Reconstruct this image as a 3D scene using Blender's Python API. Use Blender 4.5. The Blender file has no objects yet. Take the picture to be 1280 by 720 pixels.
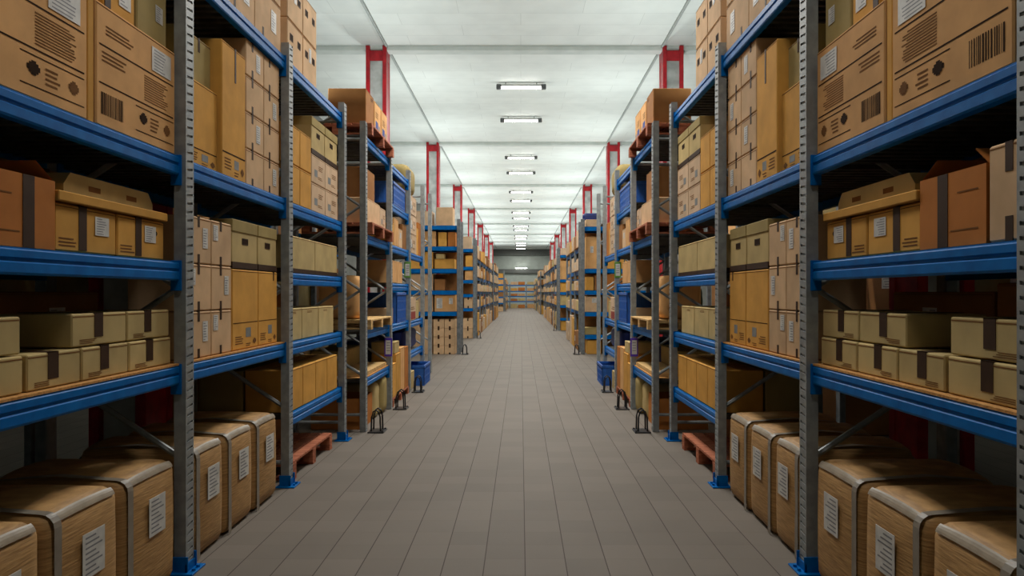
import bpy, bmesh, math, random
from mathutils import Vector
random.seed(7)
C = bpy.context.scene.collection
H = 1.65            # eye height
FPX = 890.0         # focal length in pixels of the 1280 wide frame
ZC = 7.07           # ceiling height

# ------------------------------------------------------------------ materials
def srgb(r, g, b):
    f = lambda c: ((c / 255.0 + 0.055) / 1.055) ** 2.4 if c > 10 else c / 255.0 / 12.92
    return (f(r), f(g), f(b), 1.0)

def base_mat(name, rough=0.6, metal=0.0, spec=0.4):
    m = bpy.data.materials.new(name)
    m.use_nodes = True
    nt = m.node_tree
    b = nt.nodes['Principled BSDF']
    b.inputs['Roughness'].default_value = rough
    b.inputs['Metallic'].default_value = metal
    b.inputs['Specular IOR Level'].default_value = spec
    return m, nt, b

def noise_mat(name, c0, c1, scale=8, rough=0.6, metal=0.0, spec=0.4, stretch=(1, 1, 1), rand=0.0, bump=0.0, detail=4, lo=0.35, hi=0.65, obj=True):
    m, nt, b = base_mat(name, rough, metal, spec)
    N, L = nt.nodes, nt.links
    tc = N.new('ShaderNodeTexCoord')
    mp = N.new('ShaderNodeMapping'); mp.inputs['Scale'].default_value = stretch
    L.new(tc.outputs['Object' if obj else 'Generated'], mp.inputs['Vector'])
    info = N.new('ShaderNodeObjectInfo')
    add = N.new('ShaderNodeVectorMath'); add.operation = 'ADD'
    mul = N.new('ShaderNodeMath'); mul.operation = 'MULTIPLY'; mul.inputs[1].default_value = 37.0
    L.new(info.outputs['Random'], mul.inputs[0])
    L.new(mp.outputs[0], add.inputs[0]); L.new(mul.outputs[0], add.inputs[1])
    n = N.new('ShaderNodeTexNoise'); n.inputs['Scale'].default_value = scale; n.inputs['Detail'].default_value = detail
    L.new(add.outputs[0], n.inputs['Vector'])
    r = N.new('ShaderNodeValToRGB')
    r.color_ramp.elements[0].position = lo; r.color_ramp.elements[0].color = c0
    r.color_ramp.elements[1].position = hi; r.color_ramp.elements[1].color = c1
    L.new(n.outputs['Fac'], r.inputs['Fac'])
    col = r.outputs['Color']
    if rand:
        hs = N.new('ShaderNodeHueSaturation')
        mr = N.new('ShaderNodeMapRange')
        mr.inputs['To Min'].default_value = 1 - rand; mr.inputs['To Max'].default_value = 1 + rand
        L.new(info.outputs['Random'], mr.inputs['Value'])
        L.new(mr.outputs[0], hs.inputs['Value']); L.new(col, hs.inputs['Color'])
        col = hs.outputs['Color']
    L.new(col, b.inputs['Base Color'])
    if bump:
        bp = N.new('ShaderNodeBump'); bp.inputs['Strength'].default_value = bump; bp.inputs['Distance'].default_value = 0.01
        L.new(n.outputs['Fac'], bp.inputs['Height']); L.new(bp.outputs[0], b.inputs['Normal'])
    return m

def plain(name, c, rough=0.6, metal=0.0, spec=0.4):
    d = tuple(x * 0.8 for x in c[:3]) + (1,)
    return noise_mat(name, d, c, 14, rough, metal, spec)

M = {}
def box_mat(key, c, rand=0.09, stretch=(1.0, 1.0, 1.0)):
    d = tuple(x * 0.82 for x in c[:3]) + (1,)
    M[key] = noise_mat(key, d, c, 5, 0.8, 0, 0.1, stretch, rand, 0.15, 6)
box_mat('kraft', srgb(222, 170, 112))
box_mat('orange', srgb(216, 160, 78))
box_mat('deep_orange', srgb(190, 120, 60))
box_mat('tan', srgb(200, 176, 122))
box_mat('olive', srgb(170, 150, 98))
box_mat('beige', srgb(216, 180, 140))
box_mat('pale', srgb(212, 182, 150))
box_mat('brown', srgb(156, 108, 64))
M['wrap_kraft'] = noise_mat('streaked_kraft', srgb(156, 118, 72), srgb(190, 148, 94), 6, 0.6, 0, 0.3, (1.5, 1.5, 22), 0.06, 0.25, 5)
M['red_wood'] = noise_mat('stained_pallet_wood', srgb(142, 78, 54), srgb(190, 118, 86), 6, 0.8, 0, 0.2, (1, 6, 6), 0.08, 0.2)
M['pale_wood'] = noise_mat('pale_wood', srgb(186, 146, 92), srgb(222, 186, 126), 6, 0.7, 0, 0.2, (1, 5, 5), 0.08, 0.1)
M['chip'] = noise_mat('chipboard', srgb(176, 124, 66), srgb(210, 158, 96), 60, 0.8, 0, 0.2)
M['tape'] = plain('brown_tape', srgb(64, 42, 24), 0.6, 0, 0.15)
M['ink'] = plain('black_print', srgb(52, 34, 20), 0.85, 0, 0.05)
M['soft_ink'] = plain('brown_print', srgb(128, 88, 52), 0.85, 0, 0.05)
M['blue_ink'] = plain('blue_print', srgb(40, 66, 140), 0.7)
M['grey_ink'] = plain('grey_print', srgb(132, 134, 132), 0.7)
M['red_ink'] = plain('red_print', srgb(150, 50, 36), 0.7)
M['paper'] = plain('white_paper', srgb(214, 212, 206), 0.55)
M['paper_ink'] = plain('paper_print', srgb(132, 132, 136), 0.6)
M['strap'] = plain('grey_strap', srgb(142, 132, 118), 0.4)
M['film'] = plain('grey_film', srgb(164, 150, 130), 0.38)
M['blue'] = noise_mat('blue_paint', srgb(0, 94, 166), srgb(0, 108, 184), 10, 0.42, 0, 0.10)
M['dark_blue'] = plain('dark_blue_plastic', srgb(20, 36, 96), 0.45)
M['crate'] = plain('blue_crate_plastic', srgb(44, 100, 182), 0.45)
M['steel'] = noise_mat('galvanised_steel', srgb(134, 138, 138), srgb(156, 160, 159), 14, 0.5, 0.25, 0.5)
M['mid_steel'] = noise_mat('mid_grey_steel', srgb(104, 109, 112), srgb(126, 131, 133), 14, 0.5, 0.25, 0.4)  # darker grey steel for the far and back posts
M['dark_steel'] = noise_mat('dark_steel', srgb(70, 72, 72), srgb(100, 102, 102), 20, 0.5, 0.4, 0.4)
M['deck'] = noise_mat('deck_steel', srgb(70, 70, 68), srgb(96, 96, 92), 12, 0.55, 0.4, 0.4)
M['black'] = plain('black_steel', srgb(36, 36, 38), 0.4)
M['red'] = noise_mat('red_paint', srgb(150, 18, 30), srgb(184, 26, 36), 8, 0.45)
M['web'] = noise_mat('grey_web_paint', srgb(150, 152, 148), srgb(196, 198, 194), 3, 0.6)
M['purple'] = plain('purple_card', srgb(92, 60, 190), 0.5)
M['green'] = plain('green_card', srgb(110, 160, 70), 0.5)
M['tarp'] = noise_mat('dark_green_tarp', srgb(18, 46, 38), srgb(32, 72, 58), 6, 0.6)
M['hole'] = plain('handhole_shadow_card', srgb(60, 44, 28), 0.9)

def emis(name, c, s):
    m = bpy.data.materials.new(name); m.use_nodes = True
    nt = m.node_tree; nt.nodes.clear()
    e = nt.nodes.new('ShaderNodeEmission'); o = nt.nodes.new('ShaderNodeOutputMaterial')
    e.inputs[0].default_value = c; e.inputs[1].default_value = s
    nt.links.new(e.outputs[0], o.inputs[0]); return m

def floor_mat():
    m, nt, b = base_mat('floor_tiles', 0.68, 0, 0.22)
    N, L = nt.nodes, nt.links
    tc = N.new('ShaderNodeTexCoord'); sep = N.new('ShaderNodeSeparateXYZ')
    L.new(tc.outputs['Object'], sep.inputs[0])
    def mth(op, a, bb=None):
        n = N.new('ShaderNodeMath'); n.operation = op
        for i, v in enumerate((a, bb)):
            if v is None: continue
            if isinstance(v, (int, float)): n.inputs[i].default_value = v
            else: L.new(v, n.inputs[i])
        return n.outputs[0]
    T = 0.248
    xs = mth('DIVIDE', mth('SUBTRACT', sep.outputs['X'], 0.026), T)
    ys = mth('DIVIDE', mth('ADD', sep.outputs['Y'], 0.05), T)
    def joint(v, w):
        fr = mth('FRACT', v)
        d = mth('MINIMUM', fr, mth('SUBTRACT', 1.0, fr))
        return mth('LESS_THAN', d, w)
    jx, jy = joint(xs, 0.013), joint(ys, 0.011)
    comb = N.new('ShaderNodeCombineXYZ')
    L.new(mth('FLOOR', xs), comb.inputs[0]); L.new(mth('FLOOR', ys), comb.inputs[1])
    wn = N.new('ShaderNodeTexWhiteNoise'); L.new(comb.outputs[0], wn.inputs['Vector'])
    ns = N.new('ShaderNodeTexNoise'); ns.inputs['Scale'].default_value = 1.3; ns.inputs['Detail'].default_value = 6
    L.new(tc.outputs['Object'], ns.inputs['Vector'])
    mixf = mth('ADD', mth('MULTIPLY', wn.outputs['Value'], 0.35), mth('MULTIPLY', ns.outputs['Fac'], 0.65))
    r = N.new('ShaderNodeValToRGB')
    r.color_ramp.elements[0].position = 0.2; r.color_ramp.elements[0].color = srgb(107, 99, 90)
    r.color_ramp.elements[1].position = 0.8; r.color_ramp.elements[1].color = srgb(119, 110, 100)
    L.new(mixf, r.inputs['Fac'])
    m1 = N.new('ShaderNodeMix'); m1.data_type = 'RGBA'
    L.new(mth('MULTIPLY', jy, 0.3), m1.inputs['Factor']); L.new(r.outputs[0], m1.inputs['A']); m1.inputs['B'].default_value = srgb(92, 80, 70)
    m2 = N.new('ShaderNodeMix'); m2.data_type = 'RGBA'
    L.new(mth('MULTIPLY', jx, 0.92), m2.inputs['Factor']); L.new(m1.outputs['Result'], m2.inputs['A']); m2.inputs['B'].default_value = srgb(58, 46, 38)
    L.new(m2.outputs['Result'], b.inputs['Base Color'])
    return m

def ceiling_mat():
    m, nt, b = base_mat('white_ceiling_boards', 0.75, 0, 0.2)
    N, L = nt.nodes, nt.links
    tc = N.new('ShaderNodeTexCoord')
    br = N.new('ShaderNodeTexBrick'); br.inputs['Scale'].default_value = 1.0
    br.inputs['Brick Width'].default_value = 2.4; br.inputs['Row Height'].default_value = 0.6
    br.inputs['Mortar Size'].default_value = 0.006; br.inputs['Mortar Smooth'].default_value = 0.3
    br.inputs['Color1'].default_value = srgb(226, 229, 224); br.inputs['Color2'].default_value = srgb(232, 235, 230)
    br.inputs['Mortar'].default_value = srgb(208, 211, 206)
    L.new(tc.outputs['Object'], br.inputs['Vector'])
    ns = N.new('ShaderNodeTexNoise'); ns.inputs['Scale'].default_value = 2.0; ns.inputs['Detail'].default_value = 8
    L.new(tc.outputs['Object'], ns.inputs['Vector'])
    r = N.new('ShaderNodeValToRGB')
    r.color_ramp.elements[0].position = 0.3; r.color_ramp.elements[0].color = (0.93, 0.93, 0.93, 1)
    r.color_ramp.elements[1].position = 0.6; r.color_ramp.elements[1].color = (1, 1, 1, 1)
    L.new(ns.outputs['Fac'], r.inputs['Fac'])
    mx = N.new('ShaderNodeMix'); mx.data_type = 'RGBA'; mx.blend_type = 'MULTIPLY'; mx.inputs['Factor'].default_value = 1
    L.new(br.outputs['Color'], mx.inputs['A']); L.new(r.outputs[0], mx.inputs['B'])
    L.new(mx.outputs['Result'], b.inputs['Base Color'])
    return m

M['floor'] = floor_mat()
M['ceiling'] = ceiling_mat()
M['wall'] = noise_mat('grey_green_wall', srgb(176, 186, 178), srgb(190, 200, 192), 1.2, 0.8)
M['side_wall'] = noise_mat('dark_grey_side_wall', srgb(104, 106, 100), srgb(120, 122, 116), 1.2, 0.85)
M['wall_band'] = plain('grey_wall_beam', srgb(112, 116, 112), 0.7)
M['conduit'] = plain('grey_conduit', srgb(168, 172, 168), 0.6)
M['cbeam'] = noise_mat('pale_beam_paint', srgb(196, 202, 196), srgb(208, 213, 207), 3, 0.7)
M['tube'] = emis('lamp_tube_light', (1.0, 0.97, 0.92, 1), 14.0)
M['cap'] = plain('lamp_end_cap', srgb(96, 98, 98), 0.5)
M['housing'] = plain('lamp_housing', srgb(200, 202, 198), 0.5)

# ------------------------------------------------------------------ mesh builder
class Frame:
    """v runs along the rack, d goes in from its open face, z is up."""
    def __init__(s, origin, vd, dd, side):
        s.o, s.vd, s.dd, s.side = Vector(origin + (0,)), Vector(vd + (0,)), Vector(dd + (0,)), side
        s.key = (vd, dd)
    def pt(s, v, d, z=0): return s.o + s.vd * v + s.dd * d + Vector((0, 0, z))
    def loc(s, v, d, z): return tuple(s.vd * v + s.dd * d + Vector((0, 0, z)))

class MB:
    def __init__(s): s.v, s.f, s.m = [], [], []
    def poly(s, pts, mat=0):
        b = len(s.v); s.v += pts; s.f.append(tuple(range(b, b + len(pts)))); s.m.append(mat)
    def box(s, v0, v1, d0, d1, z0, z1, mat=0, c=0.0):
        lo, hi = (v0, d0, z0), (v1, d1, z1)
        b = len(s.v)
        if c <= 0:
            for i in range(8): s.v.append(tuple((hi if (i >> k) & 1 else lo)[k] for k in range(3)))
            for q in ((0, 2, 3, 1), (4, 5, 7, 6), (0, 1, 5, 4), (2, 6, 7, 3), (0, 4, 6, 2), (1, 3, 7, 5)):
                s.f.append(tuple(b + i for i in q)); s.m.append(mat)
            return
        idx = {}
        for i in range(8):
            sg = [(i >> k) & 1 for k in range(3)]
            for ax in range(3):
                p = []
                for k in range(3):
                    e = hi[k] if sg[k] else lo[k]
                    if k != ax: e += -c if sg[k] else c
                    p.append(e)
                idx[(i, ax)] = len(s.v); s.v.append(tuple(p))
        for ax in range(3):
            o = [k for k in range(3) if k != ax]
            for sg in (0, 1):
                q = [idx[((sg << ax) | (a << o[0]) | (bb << o[1]), ax)] for a, bb in ((0, 0), (1, 0), (1, 1), (0, 1))]
                s.f.append(tuple(q)); s.m.append(mat)
            for a in (0, 1):
                for bb in (0, 1):
                    i0 = (a << o[0]) | (bb << o[1]); i1 = i0 | (1 << ax)
                    s.f.append((idx[(i0, o[0])], idx[(i1, o[0])], idx[(i1, o[1])], idx[(i0, o[1])])); s.m.append(mat)
        for i in range(8):
            s.f.append(tuple(idx[(i, ax)] for ax in range(3))); s.m.append(mat)
    def tube(s, pts, r, n=8, mat=0):
        pts = [Vector(p) for p in pts]
        rings = []
        for i, p in enumerate(pts):
            t = (pts[min(i + 1, len(pts) - 1)] - pts[max(i - 1, 0)]).normalized()
            a = Vector((0, 0, 1)) if abs(t.z) < 0.9 else Vector((1, 0, 0))
            u = t.cross(a).normalized(); w = t.cross(u)
            b = len(s.v)
            for k in range(n):
                an = 2 * math.pi * k / n
                s.v.append(tuple(p + u * math.cos(an) * r + w * math.sin(an) * r))
            rings.append(b)
        for a, b in zip(rings, rings[1:]):
            for k in range(n):
                s.f.append((a + k, a + (k + 1) % n, b + (k + 1) % n, b + k)); s.m.append(mat)
        for b in (rings[0], rings[-1]):
            s.f.append(tuple(b + k for k in range(n))); s.m.append(mat)
    def profile(s, prof, v0, v1, mat=0):
        """(d, z) outline extruded along v."""
        n, b = len(prof), len(s.v)
        s.v += [(v0, d, z) for d, z in prof] + [(v1, d, z) for d, z in prof]
        for i in range(n):
            j = (i + 1) % n
            s.f.append((b + i, b + j, b + n + j, b + n + i)); s.m.append(mat)
        s.f.append(tuple(b + i for i in range(n))); s.m.append(mat)
        s.f.append(tuple(b + n + i for i in range(n))); s.m.append(mat)
    def mesh(s, name, mats, fr=None, smooth=False):
        vs = [fr.loc(*p) for p in s.v] if fr else s.v
        me = bpy.data.meshes.new(name)
        me.from_pydata([tuple(v) for v in vs], [], s.f)
        for k in mats: me.materials.append(M[k])
        me.polygons.foreach_set('material_index', s.m)
        bm = bmesh.new(); bm.from_mesh(me)
        bmesh.ops.recalc_face_normals(bm, faces=bm.faces)
        if smooth:
            for f in bm.faces: f.smooth = True
        bm.to_mesh(me); bm.free(); me.update()
        return me

def link(name, me, parent=None, loc=(0, 0, 0), label=None, cat=None, group=None, kind=None):
    o = bpy.data.objects.new(name, me); C.objects.link(o)
    o.location = loc
    if parent is not None: o.parent = parent
    if label: o['label'] = label
    if cat: o['category'] = cat
    if group: o['group'] = group
    if kind: o['kind'] = kind
    return o

CACHE = {}
def cached(key, fn):
    if key not in CACHE: CACHE[key] = fn()
    return CACHE[key]

def struct(name, mb, mat, **k):
    return link(name, mb.mesh(name, [mat]), kind='structure', **k)

# ------------------------------------------------------------------ the room
def room():
    W0, Y0, Y1 = 6.2, -4.0, 89.0
    b = MB(); b.box(-W0, W0, Y0, Y1, -0.2, 0); struct('floor', b, 'floor')
    b = MB(); b.box(-W0, W0, Y0, Y1, ZC, ZC + 0.2); struct('ceiling', b, 'ceiling')
    b = MB(); b.box(-W0 - 0.2, -W0, Y0, Y1, -0.2, ZC + 0.2); struct('wall_left', b, 'side_wall')
    b = MB(); b.box(W0, W0 + 0.2, Y0, Y1, -0.2, ZC + 0.2); struct('wall_right', b, 'side_wall')
    b = MB(); b.box(-W0, W0, Y1, Y1 + 0.2, -0.2, ZC + 0.2); struct('wall_back', b, 'wall')
    b = MB(); b.box(-W0, W0, Y0 - 0.2, Y0, -0.2, ZC + 0.2); struct('wall_front', b, 'wall')
    b = MB(); b.box(-W0, W0, 88.7, 89.0, 4.1, 4.6); struct('trim_1', b, 'wall_band')
    b = MB(); b.box(-W0, W0, 88.55, 89.0, 6.3, ZC); struct('trim_2', b, 'wall_band')
    n = 3
    for k in range(-1, 9):                 # cross beams of the ceiling, one at each column line
        y = 15.76 + 9.97 * k
        if y > 88: continue
        b = MB(); b.box(-W0, W0, y - 0.14, y + 0.14, ZC - 0.1, ZC, 0, 0.01)
        struct('trim_%d' % n, b, 'cbeam'); n += 1
    for x in (-2.94, 3.1):                 # conduits along the ceiling
        b = MB(); b.box(x - 0.025, x + 0.025, Y0, Y1, ZC - 0.05, ZC - 0.001, 0, 0.008)
        struct('trim_%d' % n, b, 'conduit'); n += 1
room()

ORD = ['first', 'second', 'third', 'fourth', 'fifth', 'sixth', 'seventh', 'eighth', 'ninth', 'tenth', 'eleventh', 'twelfth']
def column_mesh():
    b = MB(); w, dp, t, ht = 0.225, 0.22, 0.085, ZC - 0.02
    for sx in (-1, 1):
        b.box(sx * w - t / 2 * (1 + sx) , sx * w + t / 2 * (1 - sx), -dp, -dp + 0.10, 0, ht, 0, 0.006)
        b.box(sx * w - t / 2 * (1 + sx) , sx * w + t / 2 * (1 - sx), dp - 0.10, dp, 0, ht, 0, 0.006)
        b.box(sx * (w - 0.02) - 0.012, sx * (w - 0.02) + 0.012, -dp + 0.1, dp - 0.1, 0, ht)
    b.box(-w, w, -dp + 0.03, dp - 0.03, ht - 0.32, ht - 0.1, 0, 0.006)
    b.box(-w, w, -dp, dp, 0, 0.03)
    return b.mesh('steel_column', ['red'])
def column_web():
    b = MB(); b.box(-0.17, 0.17, -0.16, 0.16, 0.03, ZC - 0.34); return b.mesh('column_web', ['web'])
cm, cw = column_mesh(), column_web()
for sd, x in (('left', -3.16), ('right', 3.33)):
    for k in range(8):
        y = 15.76 + 9.97 * (k - 1)
        o = link('steel_column', cm, None, (x, y, 0), 'red steel column with a grey web behind the %s racks, %s from the camera' % (sd, ORD[k]), 'column', 'red steel columns')
        link('web_panel', cw, o, label='grey infill between the red flanges')

# lamps
UPW = 62  # power of each made-up ceiling lamp behind the racks
def lamps():
    hb = MB(); hb.box(-0.52, 0.52, -0.055, 0.055, 0.02, 0.075, 0, 0.006)
    hm = hb.mesh('lamp_housing', ['housing'])
    db = MB(); db.box(-0.51, 0.51, -0.04, 0.04, -0.025, 0.02, 0, 0.012)
    dm = db.mesh('lamp_diffuser', ['tube'])
    cb = MB(); cb.box(0, 0.13, -0.06, 0.06, -0.045, 0.078, 0, 0.015); cm_ = cb.mesh('lamp_end_cap', ['cap'])
    ys, y = [], 18.0
    for k in range(-2, 8):
        ys += [18.35 + 9.6 * k, 21.9 + 9.6 * k]
    ys = [y for y in ys if 1 < y < 88]
    for i, y in enumerate(ys):
        z = ZC - 0.13
        o = link('ceiling_light', hm, None, (0.01, y, z), 'long white tube light hung over the aisle, %s from the camera' % ((ORD + ['thirteenth', 'fourteenth', 'fifteenth', 'sixteenth', 'seventeenth', 'eighteenth', 'nineteenth', 'twentieth'])[i]), 'light', 'tube lights above the aisle')
        link('diffuser', dm, o, label='glowing white diffuser')
        link('end_cap', cm_, o, (0.51, 0, 0), 'dark end cap')
        link('end_cap', cm_, o, (-0.64, 0, 0), 'dark end cap')
        hb2 = cached('hanger', lambda: (lambda q: (q.box(-0.01, 0.01, -0.01, 0.01, 0.075, 0.13), q.mesh('hanger', ['cap']))[1])(MB()))
        for hx in (-0.4, 0.4): link('hanger', hb2, o, (hx, 0, 0))
        near = y < 17
        ld = bpy.data.lights.new('aisle_lamp', 'AREA'); ld.shape = 'RECTANGLE'; ld.size = 1.0; ld.size_y = 0.07
        ld.energy = 75 if y < 7 else 200 if near else 180 if y < 30 else 145; ld.color = (1.0, 0.97, 0.92)
        lo = bpy.data.objects.new('aisle_lamp', ld); C.objects.link(lo); lo.location = (0.01, y, z - 0.028)
lamps()
def added_ceiling_fill():  # made-up lamps behind the racks, added to brighten the ceiling
    hb = MB(); hb.box(-0.05, 0.05, -0.5, 0.5, -0.04, 0.04, 0, 0.008); hm = hb.mesh('added_uplighter', ['cap'])
    rb = MB(); rb.tube([(0, 0, -3.86), (0, 0, -0.04)], 0.014, 8); rm = rb.mesh('pole', ['cap'])
    fb = MB(); fb.box(-0.05, 0.05, -0.2, 0.2, -3.895, -3.86, 0, 0.006); fm = fb.mesh('base', ['cap'])
    for S, x in (('left', -2.88), ('right', 2.66)):
        for k in range(15):
            y = 8.3 + 4.985 * k
            o = link('added_uplighter', hm, None, (x, y, 3.9), 'slim dark lamp on a pole behind the %s racks, added to light the ceiling' % S, 'light', 'uplighters added behind the %s racks' % S)
            link('pole', rm, o); link('base', fm, o)
            lu = bpy.data.lights.new('added_uplight', 'AREA'); lu.shape = 'RECTANGLE'; lu.size = 0.08; lu.size_y = 0.95
            lu.energy = UPW * (1.0 if y < 15 else 1.25 if y < 24 else 1.5); lu.color = (0.90, 1.0, 0.99)
            lo = bpy.data.objects.new('added_uplight', lu); C.objects.link(lo); lo.location = (x, y, 3.945); lo.rotation_euler = (math.pi, 0, 0)
added_ceiling_fill()
lw = MB(); lw.box(-0.75, 0.75, -0.08, 0.0, -0.06, 0.06, 0, 0.01)
o = link('wall_light', lw.mesh('wall_light', ['housing']), None, (0.05, 88.7, 4.72), 'long white light fixed high on the far end wall', 'light')
lw2 = MB(); lw2.box(-0.7, 0.7, -0.14, -0.081, -0.05, 0.05, 0, 0.01)
link('diffuser', lw2.mesh('diffuser', ['tube']), o)

# ------------------------------------------------------------------ racks
PW, PD = 0.10, 0.07     # post width along v, depth
def post_mesh(fr, ht, fine):
    def make():
        b = MB(); hw = PW / 2
        if not fine:
            b.box(-hw, hw, -0.035, 0.035, 0, ht, 0, 0.006); return b.mesh('upright_post', ['mid_steel'], fr)
        b.box(-hw + 0.004, hw - 0.004, -0.028, 0.035, 0, ht, 0, 0.003)
        pitch, ncell = 0.05, int(ht / 0.05)
        for k in range(ncell):
            z0 = k * pitch; z1 = z0 + pitch; c0, c1 = -hw, hw
            o = [(c0, z0), (c1, z0), (c1, z1), (c0, z1)]
            i = [(c0 + .014, z0 + .012), (c1 - .014, z0 + .022), (c1 - .014, z0 + .036), (c0 + .014, z0 + .026)]
            for q in range(4):
                r = (q + 1) % 4
                b.poly([(o[q][0], -.035, o[q][1]), (o[r][0], -.035, o[r][1]), (i[r][0], -.035, i[r][1]), (i[q][0], -.035, i[q][1])])
                b.poly([(i[q][0], -.035, i[q][1]), (i[r][0], -.035, i[r][1]), (i[r][0], -.0285, i[r][1]), (i[q][0], -.0285, i[q][1])])
        for s in (-hw, hw):
            for z0, z1, d0, d1 in ((0, ncell * pitch, -.035, -.022),):
                b.poly([(s, d0, z0), (s, d1, z0), (s, d1, z1), (s, d0, z1)])
        b.box(-hw, -hw + .003, -.034, .035, 0, ht); b.box(hw - .003, hw, -.034, .035, 0, ht)
        return b.mesh('upright_post', ['steel'], fr)
    return cached(('post', fr.key, round(ht, 3), fine), make)

def foot_mesh(fr, blue=True):
    def make():
        b = MB(); b.box(-0.09, 0.09, -0.09, 0.07, 0.0, 0.012, 0, 0.003)
        for s in (-1, 1): b.box(s * 0.056 - .004, s * 0.056 + .004, -0.05, 0.045, 0.012, 0.10)
        b.box(-0.06, 0.06, -0.044, -0.036, 0.012, 0.06)
        b.tube([(0.03, -0.07, 0.012), (0.03, -0.07, 0.026)], 0.011, 6); b.tube([(-0.03, -0.07, 0.012), (-0.03, -0.07, 0.026)], 0.011, 6)
        return b.mesh('foot_plate', ['blue' if blue else 'dark_steel'], fr)
    return cached(('foot', fr.key, blue), make)

def beam_mesh(fr, ln, fine):
    def make():
        b = MB(); t = 0.0
        if fine:
            prof = [(.0, 0), (.0, -.006), (-.006, -.012), (-.006, -.040), (.002, -.046), (.002, -.056), (-.006, -.062), (-.006, -.100), (-.002, -.110), (.04, -.110), (.04, 0)]
            prof = [(d + .004, z) for d, z in prof]
        else:
            prof = [(0, 0), (0, -.11), (.04, -.11), (.04, 0)]
        b.profile(prof, PW / 2, ln - PW / 2)
        return b.mesh('beam', ['blue'], fr)
    return cached(('beam', fr.key, round(ln, 3), fine), make)

def conn_mesh(fr):
    def make():
        b = MB(); b.box(0, 0.012, -0.012, 0.05, -0.17, 0.008, 0, 0.002)
        b.tube([(0.014, 0.0, -0.14), (0.03, 0.0, -0.14)], 0.012, 6)
        b.tube([(0.014, 0.0, -0.03), (0.02, 0.0, -0.03)], 0.009, 6)
        return b.mesh('beam_connector', ['blue'], fr)
    return cached(('conn', fr.key), make)

def deck_mesh(fr, ln, D):
    def make():
        b = MB(); v = PW / 2 + .015; e = ln - PW / 2 - .015; p = 0.1
        n = max(1, int((e - v) / p)); p = (e - v) / n
        for k in range(n):
            a = v + k * p
            b.box(a + .004, a + p - .004, .046, D - .046, -.022, -.004)
            b.box(a + p * .3, a + p * .7, .046, D - .046, -.05, -.022)
        return b.mesh('deck', ['deck'], fr)
    return cached(('deck', fr.key, round(ln, 3), round(D, 3)), make)

def board_mesh(fr, ln, D):
    def make():
        b = MB(); b.box(PW / 2 + .006, ln - PW / 2 - .006, .0, D, 0.0005, .011); return b.mesh('deck_board', ['chip'], fr)
    return cached(('board', fr.key, round(ln, 3), round(D, 3)), make)

def brace_mesh(fr, D, z0, z1, fine):
    def make():
        b = MB(); a, e = .035, D - .035
        b.tube([(0, a, z0), (0, e, z1)], 0.018 if fine else 0.014, 6 if fine else 4); return b.mesh('brace', ['steel'], fr)
    return cached(('brace', fr.key, round(D, 3), round(z0, 3), round(z1, 3), fine), make)

def rack(fr, vs, levels, ht, D, label, group, fine=True, feet='blue', boards=()):
    root = link('pallet_rack', None, None, fr.pt(vs[0], 0), label, 'rack', group)
    lc = lambda v, d, z: fr.loc(v - vs[0], d, z)
    for v in vs:
        for d in (0, D):
            link('upright_post', post_mesh(fr, ht, fine and d == 0), root, lc(v, d, 0.005), 'grey perforated steel upright' if fine and d == 0 else None)
            if feet: link('foot_plate', foot_mesh(fr, feet == 'blue'), root, lc(v, d, 0), feet == 'blue' and 'blue foot plate' or None)
        z, up = 0.68, True
        while z + 0.55 < ht and fine:
            link('brace', brace_mesh(fr, D, *((0, 0.5) if up else (0.5, 0)), fine), root, lc(v, 0, z)); z += 0.5; up = not up
        if fine:
            for z in (0.2, ht - 0.2): link('brace', brace_mesh(fr, D, 0, 0, fine), root, lc(v, 0, z))
    for i, lv in enumerate(levels):
        ln = vs[i + 1] - vs[i]
        for z in lv:
            bm = link('beam', beam_mesh(fr, ln, fine), root, lc(vs[i], 0, z), 'blue beam along the shelf edge' if fine else None)
            if fine:
                link('beam_connector', conn_mesh(fr), bm, fr.loc(PW / 2, 0, 0))
                link('beam_connector', conn_mesh(fr), bm, fr.loc(ln - PW / 2 - .012, 0, 0))
            link('beam', beam_mesh(fr, ln, False), root, lc(vs[i], D - .04, z))
            dk = link('deck', deck_mesh(fr, ln, D), root, lc(vs[i], 0, z))
            if (i, z) in boards: link('deck_board', board_mesh(fr, ln, D), dk, (0, 0, 0), 'orange chipboard sheet')
    return root

# ------------------------------------------------------------------ goods
LABELS = {}
def face_quad(b, W, D, Hh, v0, z0, v1, z1, mat=0, off=.0012):
    """decal on the open face (d = 0); v, z are fractions of the face."""
    b.poly([(-W / 2 + v0 * W, -off, z0 * Hh), (-W / 2 + v1 * W, -off, z0 * Hh), (-W / 2 + v1 * W, -off, z1 * Hh), (-W / 2 + v0 * W, -off, z1 * Hh)], mat)

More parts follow.
